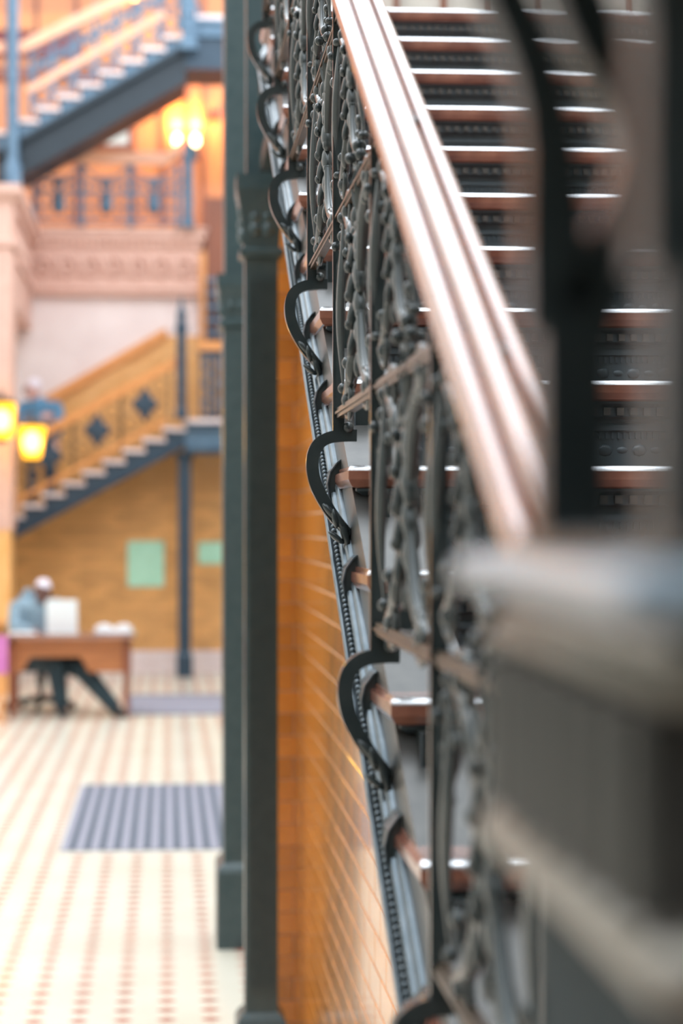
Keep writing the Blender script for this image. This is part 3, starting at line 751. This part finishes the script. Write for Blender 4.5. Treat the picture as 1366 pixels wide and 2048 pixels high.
# landing railing right of the newel
lr = thing('landing_railing', 'slate iron lattice railing on the far lower landing', 'railing', (.6, Y4, zl))
part('frame', MB().box(X(398, Y4), 2.0, Y4, Y4 + .03, zl + .02, zl + .06).box(X(398, Y4), 2.0, Y4, Y4 + .03, Z(712, Y4), Z(702, Y4)), 'iron_slate', lr)
for k in range(16):
    x = X(402, Y4) + k * .1
    part('baluster', B(x - .012, x + .012, Y4 + .005, Y4 + .025, zl + .05, Z(706, Y4)), 'iron_slate', lr)
for k in range(7):
    x = X(420, Y4) + k * .22
    for dz in (.2, .45, .68):
        part('ring', MB().strip(ringpts(x, zl + dz, .085), .025, 'y', Y4 + .0, Y4 + .03, True), 'iron_blue', lr)
# ironwork beyond the spandrel, right
ur = thing('gallery_screen', 'dark slate iron screen beyond the right end of the spandrel', 'screen', (X(430, 24.9), 24.9, zl))
for k in range(5):
    x = X(415, 24.9) + k * .09
    part('bar', B(x - .015, x + .015, 24.88, 24.92, zl, Z(560, 24.9)), 'iron_slate', ur)
for k in range(5):
    z = Z(670, 24.9) + k * .17
    part('cross_bar', B(X(412, 24.9), X(460, 24.9), 24.87, 24.93, z, z + .05), 'iron_blue', ur)

# ---- upper balcony railing
Y5 = 24.95
bz0, bz1 = zt, Z(318, Y5)
br = thing('balcony_railing', 'slate blue iron balcony railing with pink oak top rail above the spandrel', 'railing', (-.8, Y5, zt))
bx0, bx1 = X(66, Y5), X(366, Y5)
M['wood_pink'] = mat('pale_oak', hexc(226, 158, 120), hexc(236, 176, 140), .35, 0, .3, 6, stretch=(1, 8, 8))
part('top_rail', B(X(40, Y5), X(338, Y5), Y5 - .06, Y5 + .06, bz1 - .08, bz1 + .08), 'wood_pink', br)
part('rail_ramp', MB().prism([(X(336, Y5), bz1 - .08), (X(362, Y5), bz1 + .10), (X(362, Y5), bz1 + .24), (X(336, Y5), bz1 + .08)], 'y', Y5 - .06, Y5 + .06), 'wood_pink', br)
wd = (bx1 - bx0) / 3.15
for k in range(4):
    x = bx0 + .02 + k * wd
    if k < 4: part('post', B(x - .03, x + .03, Y5 - .02, Y5 + .02, bz0, bz1 - .08), 'iron_blue', br)
zm = [bz0 + .10, bz0 + .47, bz0 + .54, bz0 + .70]
for z in (bz0 + .06, bz0 + .42, bz0 + .56): part('bar', B(bx0, bx1, Y5 - .015, Y5 + .015, z, z + .03), 'iron_blue', br)
for k in range(3):
    xc = bx0 + .02 + (k + .5) * wd
    part('shield_motif', MB().ball((xc, Y5, bz0 + .27), .10, 12, 8, (.9, .4, 1.2)).ball((xc, Y5, bz0 + .38), .05, 8, 5, (2.0, .4, .8)), 'iron_blue', br, True)
    part('boss', MB().ball((xc, Y5, bz0 + .52), .07, 12, 8, (1.1, .4, .8)), 'iron_blue', br, True)
    for dx in (-.22, .22):
        for z in (.17, .31):
            part('scroll_ring', MB().strip(ringpts(xc + dx, bz0 + z, .085), .024, 'y', Y5 - .012, Y5 + .012, True), 'iron_blue', br)
        part('scroll_ring', MB().strip(ringpts(xc + dx * .8, bz0 + .5, .055), .02, 'y', Y5 - .012, Y5 + .012, True), 'iron_blue', br)
    part('arch', MB().strip([(xc + (wd / 2 - .03) * math.cos(PI + PI * i / 14), bz1 - .06 + .19 * math.sin(PI + PI * i / 14)) for i in range(15)], .03, 'y', Y5 - .012, Y5 + .012), 'iron_blue', br)
newel('balcony_newel', 'slate blue newel with pointed finial at the right end of the balcony', 376, Y5, 455, 268, .13, 'iron_blue')

# ---- upper stair
Y6 = 23.9
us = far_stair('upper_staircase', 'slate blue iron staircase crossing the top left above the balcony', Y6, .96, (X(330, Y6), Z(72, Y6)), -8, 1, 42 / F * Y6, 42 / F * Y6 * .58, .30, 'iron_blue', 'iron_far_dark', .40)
g6, r6 = 42 / F * Y6, 42 / F * Y6 * .58
q0 = (X(330, Y6), Z(72, Y6))
xe = q0[0] + g6
part('landing', B(xe, 2.0, Y6 + .05, Y6 + .96, Z(135, Y6), Z(62, Y6)), 'iron_slate', us)
part('landing_beam', MB().box(xe, 2.0, Y6, Y6 + .05, Z(72, Y6), Z(40, Y6)).box(xe, 2.0, Y6 - .04, Y6, Z(44, Y6), Z(38, Y6)), 'iron_blue', us)
part('landing_top', B(xe - .02, 2.0, Y6 - .03, Y6 + .96, Z(38, Y6), Z(30, Y6)), 'marble_pink', us)
uc = thing('gallery_column', 'round slate blue iron column at the top left corner', 'column', (X(27, Y6), Y6 - .15, zt))
cxx = X(27, Y6)
part('shaft', MB().lathe([(.085, 0), (.075, .1), (.075, 4.5)], (cxx, Y6 - .15, zt), 16), 'iron_blue', uc, True)
part('base', MB().lathe([(.11, 0), (.11, .55), (.085, .6), (.075, .62)], (cxx, Y6 - .15, zt - .02), 16), 'iron_blue', uc, True)
for z in (Z(214, Y6), Z(75, Y6)): part('collar', MB().lathe([(.06, -.04), (.08, -.03), (.08, .03), (.06, .04)], (cxx, Y6 - .15, z), 16), 'iron_blue', uc, True)
newel('upper_newel', 'slate blue newel standing at the head of the upper stair', 378, Y6 - .06, 100, -110, .17, 'iron_blue')
ub = thing('stair_balustrade', 'slate blue scrollwork balustrade with pale oak handrail on the upper stair', 'balustrade', (q0[0] - 1, Y6, q0[1] - .8))
def f6(x): return q0[1] + (x - q0[0]) * r6 / g6
ra, rb = X(36, Y6), X(372, Y6)
part('handrail', MB().strip([(ra, Z(103, Y6)), (rb, Z(103, Y6) + (rb - ra) * .50)], .13, 'y', Y6 - .05, Y6 + .05), 'wood_pink', ub)
part('handrail', B(-2.6, X(10, Y6), Y6 - .05, Y6 + .05, Z(110, Y6), Z(90, Y6)), 'wood_pink', ub)
part('middle_bar', MB().strip([(X(55, Y6), f6(X(55, Y6)) + .28), (X(330, Y6), f6(X(330, Y6)) + .28)], .09, 'y', Y6 - .02, Y6 + .02), 'wood_pink', ub)
part('upper_bar', MB().strip([(X(55, Y6), f6(X(55, Y6)) + .50), (X(365, Y6), f6(X(365, Y6)) + .50)], .06, 'y', Y6 - .02, Y6 + .02), 'iron_blue', ub)
for k in range(8):
    x = X(62, Y6) + k * .26
    part('baluster', B(x - .02, x + .02, Y6 - .015, Y6 + .015, f6(x) - .05, f6(x) + .9), 'iron_blue', ub)
    part('scroll_ring', MB().strip(ringpts(x + .13, f6(x + .13) + .39, .09), .03, 'y', Y6 - .012, Y6 + .012, True), 'iron_blue', ub)
    part('scroll_ring', MB().strip(ringpts(x + .13, f6(x + .13) + .12, .10), .035, 'y', Y6 - .012, Y6 + .012, True), 'iron_blue', ub)
    part('scroll_ring', MB().strip(ringpts(x + .13, f6(x + .13) + .62, .08), .025, 'y', Y6 - .012, Y6 + .012, True), 'iron_blue', ub)

# ---- lamps
def point(name, loc, power, color, rad=.06):
    l = bpy.data.lights.new(name, 'POINT'); l.energy = power; l.color = color; l.shadow_soft_size = rad
    o = bpy.data.objects.new(name, l); o.location = loc; col.objects.link(o); return o
def sconce(u, label, gx=0):
    x = X(u, YG - .15); y = YG - .18
    t = thing('wall_sconce', label, 'lamp', (x, YG, Z(300, YG)))
    z = Z(285, YG)
    part('back_plate', B(x - .04, x + .04, YG - .09, YG - .05, z - .25, z + .05), 'iron_slate', t)
    part('arm', MB().tube([(x, YG - .06, z - .12), (x, y + .02, z - .16), (x, y, z - .10)], .012, 8), 'iron_slate', t, True)
    part('bulb', MB().ball((x, y, z), .055, 12, 8, (1, 1, 1.6)), 'lamp_hot', t, True)
    l = point('sconce_light', (x, y - .02, z + .30), 34, (1, .55, .12), .05)
    l.parent = t; l.matrix_parent_inverse = Matrix.Translation(-Vector(t['base']))
sconce(354, 'glowing amber sconce on the oak wall just left of the balcony finial')
sconce(391, 'glowing amber sconce standing in for a reflection just right of the balcony finial')  # extra lamp added where only the reflected glow belongs
ex = tag(part('exit_sign', MB().loft([(X(416, YG), X(438, YG), YG - .10, YG - .03, Z(240, YG)), (X(416, YG), X(438, YG), YG - .10, YG - .03, Z(222, YG))]), 'red_lit', None), 'small glowing red sign on the oak wall by the iron column', 'sign')

def lantern(u, v0, v1, Y, w0, w1, label):
    x = X(u, Y); za, zb = Z(v1, Y), Z(v0, Y)
    t = thing('wall_lantern', label, 'lamp', (-1.95, 22, zb), 'amber lanterns on the pink pier')
    h = zb - za
    part('glass_shade', MB().lathe([(w1 * .7, 0), (w1, .03 * h), (w0 * .97, .9 * h), (w0, h)], (x, Y, za), 20), 'lamp_glass', t, True)
    part('bulb', MB().ball((x, Y, za + .52 * h), .12, 14, 10, (.75, .75, 1.0)), 'lamp_core', t, True)
    part('top_cap', MB().lathe([(w0 * 1.08, 0), (w0 * 1.08, .015), (w0 * .5, .06), (.02, .09)], (x, Y, zb), 20), 'iron_bronze', t, True)
    part('bottom_knob', MB().lathe([(.02, -.06), (w1 * .55, -.03), (w1 * .6, 0)], (x, Y, za), 14), 'iron_bronze', t, True)
    part('arm', MB().tube([(x, Y, zb + .08), (x, Y + .03, zb + .14), (x - .1, Y + .12, zb + .12), (min(x - .1, -1.8), 22.0, zb + .02)], .014, 8), 'iron_bronze', t, True)
    part('wall_plate', MB().lathe([(.06, -.02), (.06, .02)], (min(x - .1, -1.8), 21.99, zb + .02), 12), 'iron_bronze', t)
lantern(64, 853, 918, 21.6, .155, .095, 'glowing amber glass lantern in front of the standing person')
lantern(4, 808, 878, 21.5, .155, .11, 'glowing amber glass lantern cut off by the left edge')

# ================================================================== DESK GROUP
Y7 = 19.2
dsk = thing('desk', 'brown wooden desk with a modesty panel standing in the lobby', 'desk', (-1.1, Y7 + .35, 0))
dx0, dx1 = X(8, Y7), X(268, Y7)
dz = Z(1268, Y7)
part('desktop', MB().loft([(dx0, dx1, Y7 - .03, Y7 + .75, dz - .045), (dx0 - .01, dx1 + .01, Y7 - .04, Y7 + .76, dz - .03), (dx0 - .01, dx1 + .01, Y7 - .04, Y7 + .76, dz)]), 'desk_top', dsk)
part('modesty_panel', MB().prism([(dx0 + .07, Z(1345, Y7)), (X(42, Y7), Z(1345, Y7)), (X(60, Y7), Z(1314, Y7)), (X(160, Y7), Z(1314, Y7)), (X(178, Y7), Z(1345, Y7)), (dx1 - .09, Z(1345, Y7)), (dx1 - .09, dz - .045), (dx0 + .07, dz - .045)], 'y', Y7 + .06, Y7 + .08), 'desk', dsk)
part('apron', B(dx0 + .06, dx1 - .08, Y7 + .02, Y7 + .06, dz - .12, dz - .045), 'desk', dsk)
for (x, y) in ((dx0 + .03, Y7 + .02), (dx1 - .11, Y7 + .02), (dx0 + .03, Y7 + .66), (dx1 - .11, Y7 + .66)):
    part('leg', MB().loft([(x + .015, x + .055, y + .012, y + .05, 0), (x, x + .07, y, y + .065, .5), (x, x + .07, y, y + .065, dz - .045)]), 'wood_brown', dsk)
lp = thing('laptop', 'open white laptop seen from behind on the desk', 'laptop', (X(124, Y7), Y7 + .25, dz))
a, b = X(93, Y7 + .2), X(155, Y7 + .2)
part('keyboard_base', B(a, b, Y7 + .2, Y7 + .42, dz, dz + .015), 'laptop', lp)
part('lid', MB().prism([(Y7 + .2, dz + .015), (Y7 + .212, dz + .015), (Y7 + .135, dz + .335), (Y7 + .123, dz + .335)], 'x', a, b), 'laptop', lp)
bk = thing('open_book', 'open white book lying at the right end of the desk', 'book', (X(227, Y7), Y7 + .3, dz))
bxc = X(227, Y7 + .2)
for s_ in (-1, 1):
    pg = [(bxc, dz + .035), (bxc + s_ * .05, dz + .075), (bxc + s_ * .12, dz + .085), (bxc + s_ * .175, dz + .055), (bxc + s_ * .18, dz + .01), (bxc, dz + .008)]
    part('page_block', MB().prism(pg if s_ > 0 else pg[::-1], 'y', Y7 + .08, Y7 + .38), 'paper', bk)
part('cover', B(bxc - .19, bxc + .19, Y7 + .07, Y7 + .39, dz, dz + .008), 'mat_light', bk)
tag(part('paper_sheet', MB().loft([(X(18, Y7), X(68, Y7), Y7 + .05, Y7 + .28, dz), (X(18, Y7), X(68, Y7), Y7 + .05, Y7 + .28, dz + .012)]), 'paper', None), 'white papers lying at the left end of the desk', 'paper')
ch = thing('office_chair', 'dark swivel office chair behind the desk', 'chair', (X(82, 20.2), 20.2, 0))
cx_, cy_ = X(82, 20.2), 20.2
part('seat', MB().loft([(cx_ - .22, cx_ + .22, cy_ - .22, cy_ + .22, .40), (cx_ - .25, cx_ + .25, cy_ - .25, cy_ + .25, .42), (cx_ - .25, cx_ + .25, cy_ - .25, cy_ + .25, .46), (cx_ - .22, cx_ + .22, cy_ - .22, cy_ + .22, .48)]), 'black', ch)
part('stem', MB().lathe([(.03, .08), (.03, .25), (.045, .26), (.045, .4)], (cx_, cy_, 0), 12), 'black', ch, True)
part('backrest', MB().loft([(cx_ - .2, cx_ + .2, cy_ + .26, cy_ + .31, .55), (cx_ - .23, cx_ + .23, cy_ + .27, cy_ + .33, .75), (cx_ - .2, cx_ + .2, cy_ + .29, cy_ + .33, .98)]), 'black', ch)
part('back_strut', B(cx_ - .03, cx_ + .03, cy_ + .2, cy_ + .28, .42, .6), 'black', ch)
for k in range(5):
    a = 2 * PI * k / 5 - .35
    lg = part('base_leg', MB().tube([(cx_, cy_, .11), (cx_ + .17 * math.cos(a), cy_ + .17 * math.sin(a), .10), (cx_ + .36 * math.cos(a), cy_ + .36 * math.sin(a), .065)], [.036, .032, .026], 8), 'black', ch, True)
    part('caster', MB().ball((cx_ + .36 * math.cos(a), cy_ + .36 * math.sin(a), .035), .035, 12, 8, (1, .7, 1)), 'black', lg, True)
# orange wooden stand with a pink cloth at the very left
sd = thing('side_stand', 'orange wooden stand cut off by the left edge beside the desk', 'stand', (X(-20, 19.0), 19.0, 0))
sx0, sx1 = X(-40, 18.8), X(9, 18.8)
part('upright', B(sx1 - .05, sx1, 18.78, 18.86, 0, Z(1250, 18.8)), 'wood_far', sd); part('upright', B(sx0, sx0 + .05, 18.78, 18.86, 0, Z(1250, 18.8)), 'wood_far', sd)
part('top_board', B(sx0, sx1, 18.78, 18.86, Z(1268, 18.8), Z(1240, 18.8)), 'wood_far', sd)
cloth = MB()
pp = [(sx0 - .02 + (sx1 - sx0 + .05) * i / 12, 18.765 - .008 * math.sin(i * 1.7)) for i in range(13)]
cloth.strip(pp, .012, 'z', Z(1345, 18.8), Z(1270, 18.8))
tag(part('hanging_cloth', cloth, 'pink_cloth', None), 'magenta pink cloth hanging on the orange stand at the left edge', 'cloth')

# ================================================================== PEOPLE
def person(label, base, caps, extras=(), voxel=.014):
    t = thing('person', label, 'person', base)
    mb = MB(); prim = []
    for c in caps:
        if len(c) == 5:
            p, r0, q, r1, m_ = c; p = Vector(p); q = Vector(q)
            mb.tube([p, p.lerp(q, .5), q], [r0, (r0 + r1) / 2, r1], 14); mb.ball(p, r0, 14, 10); mb.ball(q, r1, 14, 10)
            prim.append((p, q, r0, r1, m_))
        else:
            p, r, sc, m_ = c; p = Vector(p)
            mb.ball(p, r, 18, 12, sc); prim.append((p, p, r * sum(sc) / 3, r * sum(sc) / 3, m_))
    me = mb.mesh('body_src', None); o = bpy.data.objects.new('body_src', me); col.objects.link(o)
    md = o.modifiers.new('r', 'REMESH'); md.mode = 'VOXEL'; md.voxel_size = voxel; md.use_smooth_shade = True
    ms = o.modifiers.new('s', 'SMOOTH'); ms.iterations = 4; ms.factor = .5
    dg = bpy.context.evaluated_depsgraph_get(); dg.update()
    nm = bpy.data.meshes.new_from_object(o.evaluated_get(dg)); nm.name = 'body'
    bpy.data.objects.remove(o); bpy.data.meshes.remove(me)
    mats = []; nm.materials.clear()
    for pr in prim:
        if pr[4] not in mats: mats.append(pr[4]); nm.materials.append(M[pr[4]])
    for poly in nm.polygons:
        c = Vector(poly.center); best = None
        for (p, q, r0, r1, m_) in prim:
            d = q - p; L = d.length_squared
            tt = 0 if L == 0 else max(0, min(1, (c - p).dot(d) / L))
            dist = (c - (p + d * tt)).length - (r0 + (r1 - r0) * tt)
            if best is None or dist < best[0]: best = (dist, m_)
        poly.material_index = mats.index(best[1]); poly.use_smooth = True
    link('body', nm, t)
    for (nme, mbx, m_) in extras: part(nme, mbx, m_, t, True)
    return t
def hand(p, d, side, m_):
    # palm with four bent fingers and a thumb; p wrist, d direction of the fingers
    p = Vector(p); d = Vector(d).normalized(); s = Vector(side).normalized(); nrm = d.cross(s)
    out = [(p, .028, p + d * .07, .036, m_)]
    for k, L in enumerate((.070, .080, .074, .056)):
        b = p + d * .085 + s * (.030 - .020 * k); m1 = b + d * L * .5 - nrm * .012; e = m1 + d * L * .4 - nrm * .03
        out += [(b, .0105, m1, .0095, m_), (m1, .0095, e, .008, m_)]
    b = p + d * .03 + s * .034; out.append((b, .012, b + d * .045 + s * .03, .009, m_))
    return out

# seated figure behind the desk, bent over the laptop
sx, sy = X(75, 20.15), 20.15
hd = Vector((X(86, 19.95), 19.92, Z(1182, 19.95)))
J, TR, SK = 'jacket_grey', 'trouser', 'skin_dark'
caps = [((sx, sy, .58), .165, (sx + .02, sy - .06, .80), .165, J), ((sx + .02, sy - .06, .80), .175, (sx + .04, sy - .12, 1.03), .15, J),
        ((sx - .17, sy - .10, 1.06), .085, (sx + .20, sy - .12, 1.07), .085, J),
        ((sx - .20, sy - .10, 1.05), .085, (sx - .22, sy - .20, .86), .07, J), ((sx - .22, sy - .20, .86), .068, (sx - .04, sy - .42, .835), .05, J),
        ((sx + .23, sy - .12, 1.05), .085, (sx + .30, sy - .22, .87), .07, J), ((sx + .30, sy - .22, .87), .066, (sx + .24, sy - .42, .835), .05, J),
        ((sx + .04, sy - .13, 1.07), .065, hd + Vector((0, .02, -.05)), .06, SK),
        (hd, .105, (.80, .98, 1.16), SK), (hd + Vector((.01, -.085, -.02)), .022, (.8, 1, 1.3), SK), (hd + Vector((.0, -.05, -.085)), .05, (1, 1, .8), SK),
        (hd + Vector((.085, .0, 0)), .025, (.5, .8, 1.2), SK), (hd + Vector((-.085, .0, 0)), .025, (.5, .8, 1.2), SK),
        ((sx - .12, sy + .06, 1.10), .085, (sx + .02, sy + .09, 1.14), .09, J), ((sx - .13, sy + .02, 1.12), .07, (sx - .09, sy - .06, 1.20), .055, J),
        ((sx - .10, sy, .54), .13, (X(112, 19.5), 19.52, .50), .11, TR), ((X(112, 19.5), 19.52, .50), .105, (X(122, 19.45), 19.50, .11), .075, TR),
        ((sx + .10, sy, .54), .13, (X(160, 19.5), 19.55, .48), .11, TR), ((X(160, 19.5), 19.55, .48), .105, (X(226, 19.3), 19.38, .11), .072, TR),
        ((X(122, 19.45), 19.50, .055), .05, (X(128, 19.3), 19.30, .045), .045, 'shoe'), ((X(228, 19.3), 19.38, .06), .05, (X(245, 19.2), 19.24, .05), .045, 'shoe')]
caps += hand((sx - .03, sy - .44, .835), (.5, -.35, -.05), (.6, .8, 0), SK) + hand((sx + .24, sy - .44, .835), (-.25, -.6, -.05), (-.9, .3, 0), SK)
ex_ = [('hair', MB().ball(hd + Vector((.005, .005, .045)), .100, 14, 8, (.82, .98, .86)), 'hair_white')]
eyes = MB()
for s_ in (-1, 1): eyes.ball(hd + Vector((s_ * .034, -.092, .012)), .012, 8, 5)
ex_.append(('eyes', eyes, 'hair_dark'))
ex_.append(('mouth', MB().ball(hd + Vector((0, -.098, -.075)), .022, 8, 5, (1, .3, .25)), 'hair_dark'))
person('person in a grey hoodie bent over a laptop, seated at the desk', (sx, sy, 0), caps, ex_)

# standing figure leaning on the far stair rail
px_, py_ = X(80, 24.55), 24.62
kf = int(round((px_ - p0[0]) / g_ - .5)); zf = p0[1] + kf * r_
J, TR, SK = 'jacket_blue', 'trouser_slate', 'skin_pale'
hd = Vector((X(66, 24.5), 24.45, Z(780, 24.5)))
hip = Z(905, 24.5); shd = Z(812, 24.5)
caps = [((px_, py_, hip), .155, (px_, py_ - .05, (hip + shd) / 2), .165, J), ((px_, py_ - .05, (hip + shd) / 2), .17, (px_ - .01, py_ - .10, shd - .04), .155, J),
        ((px_ - .19, py_ - .10, shd - .02), .085, (px_ + .19, py_ - .10, shd - .02), .085, J),
        ((px_ - .21, py_ - .10, shd - .04), .08, (px_ - .20, py_ - .22, shd - .28), .065, J), ((px_ - .20, py_ - .22, shd - .28), .065, (px_ + .02, py_ - .36, shd - .17), .05, J),
        ((px_ + .22, py_ - .10, shd - .04), .08, (px_ + .25, py_ - .22, shd - .28), .065, J), ((px_ + .25, py_ - .22, shd - .28), .065, (px_ + .22, py_ - .34, shd - .40), .05, J),
        ((px_ - .02, py_ - .11, shd), .06, hd + Vector((0, .02, -.06)), .058, SK),
        (hd, .105, (.84, 1.0, 1.18), SK), (hd + Vector((.03, -.095, -.015)), .022, (.8, 1, 1.3), SK), (hd + Vector((.01, -.05, -.085)), .05, (1, 1, .8), SK),
        (hd + Vector((.085, 0, 0)), .024, (.5, .8, 1.2), SK), (hd + Vector((-.085, 0, 0)), .024, (.5, .8, 1.2), SK),
        ((px_ - .09, py_, hip), .125, (px_ - .11, py_ - .02, zf + .48), .085, TR), ((px_ - .11, py_ - .02, zf + .48), .085, (px_ - .11, py_ + .03, zf + .11), .06, TR),
        ((px_ + .09, py_, hip), .125, (px_ + .12, py_ - .02, zf + .50), .085, TR), ((px_ + .12, py_ - .02, zf + .50), .085, (px_ + .12, py_ + .03, zf + .11), .06, TR),
        ((px_ - .11, py_ + .03, zf + .055), .05, (px_ - .09, py_ - .13, zf + .05), .045, 'shoe'), ((px_ + .12, py_ + .03, zf + .055), .05, (px_ + .14, py_ - .13, zf + .05), .045, 'shoe')]
caps += hand((px_ + .03, py_ - .37, shd - .165), (.8, -.2, .1), (0, -.3, 1), SK) + hand((px_ + .22, py_ - .35, shd - .41), (.1, -.2, -.9), (-1, 0, 0), SK)
ex_ = [('cap', MB().ball(hd + Vector((.02, -.01, .045)), .105, 14, 8, (.88, 1.0, .86)), 'hair_white'), ('hair', MB().ball(hd + Vector((-.06, .03, -.015)), .075, 12, 8, (.8, 1, 1.0)), 'hair_dark')]
eyes = MB()
for s_ in (-1, 1): eyes.ball(hd + Vector((.012 + s_ * .034, -.096, .012)), .011, 8, 5)
ex_.append(('eyes', eyes, 'hair_dark'))
ex_.append(('mouth', MB().ball(hd + Vector((.012, -.100, -.075)), .022, 8, 5, (1, .3, .25)), 'pink_cloth'))
person('person in a blue jacket leaning on the far stair rail', (px_, py_, zf), caps, ex_)
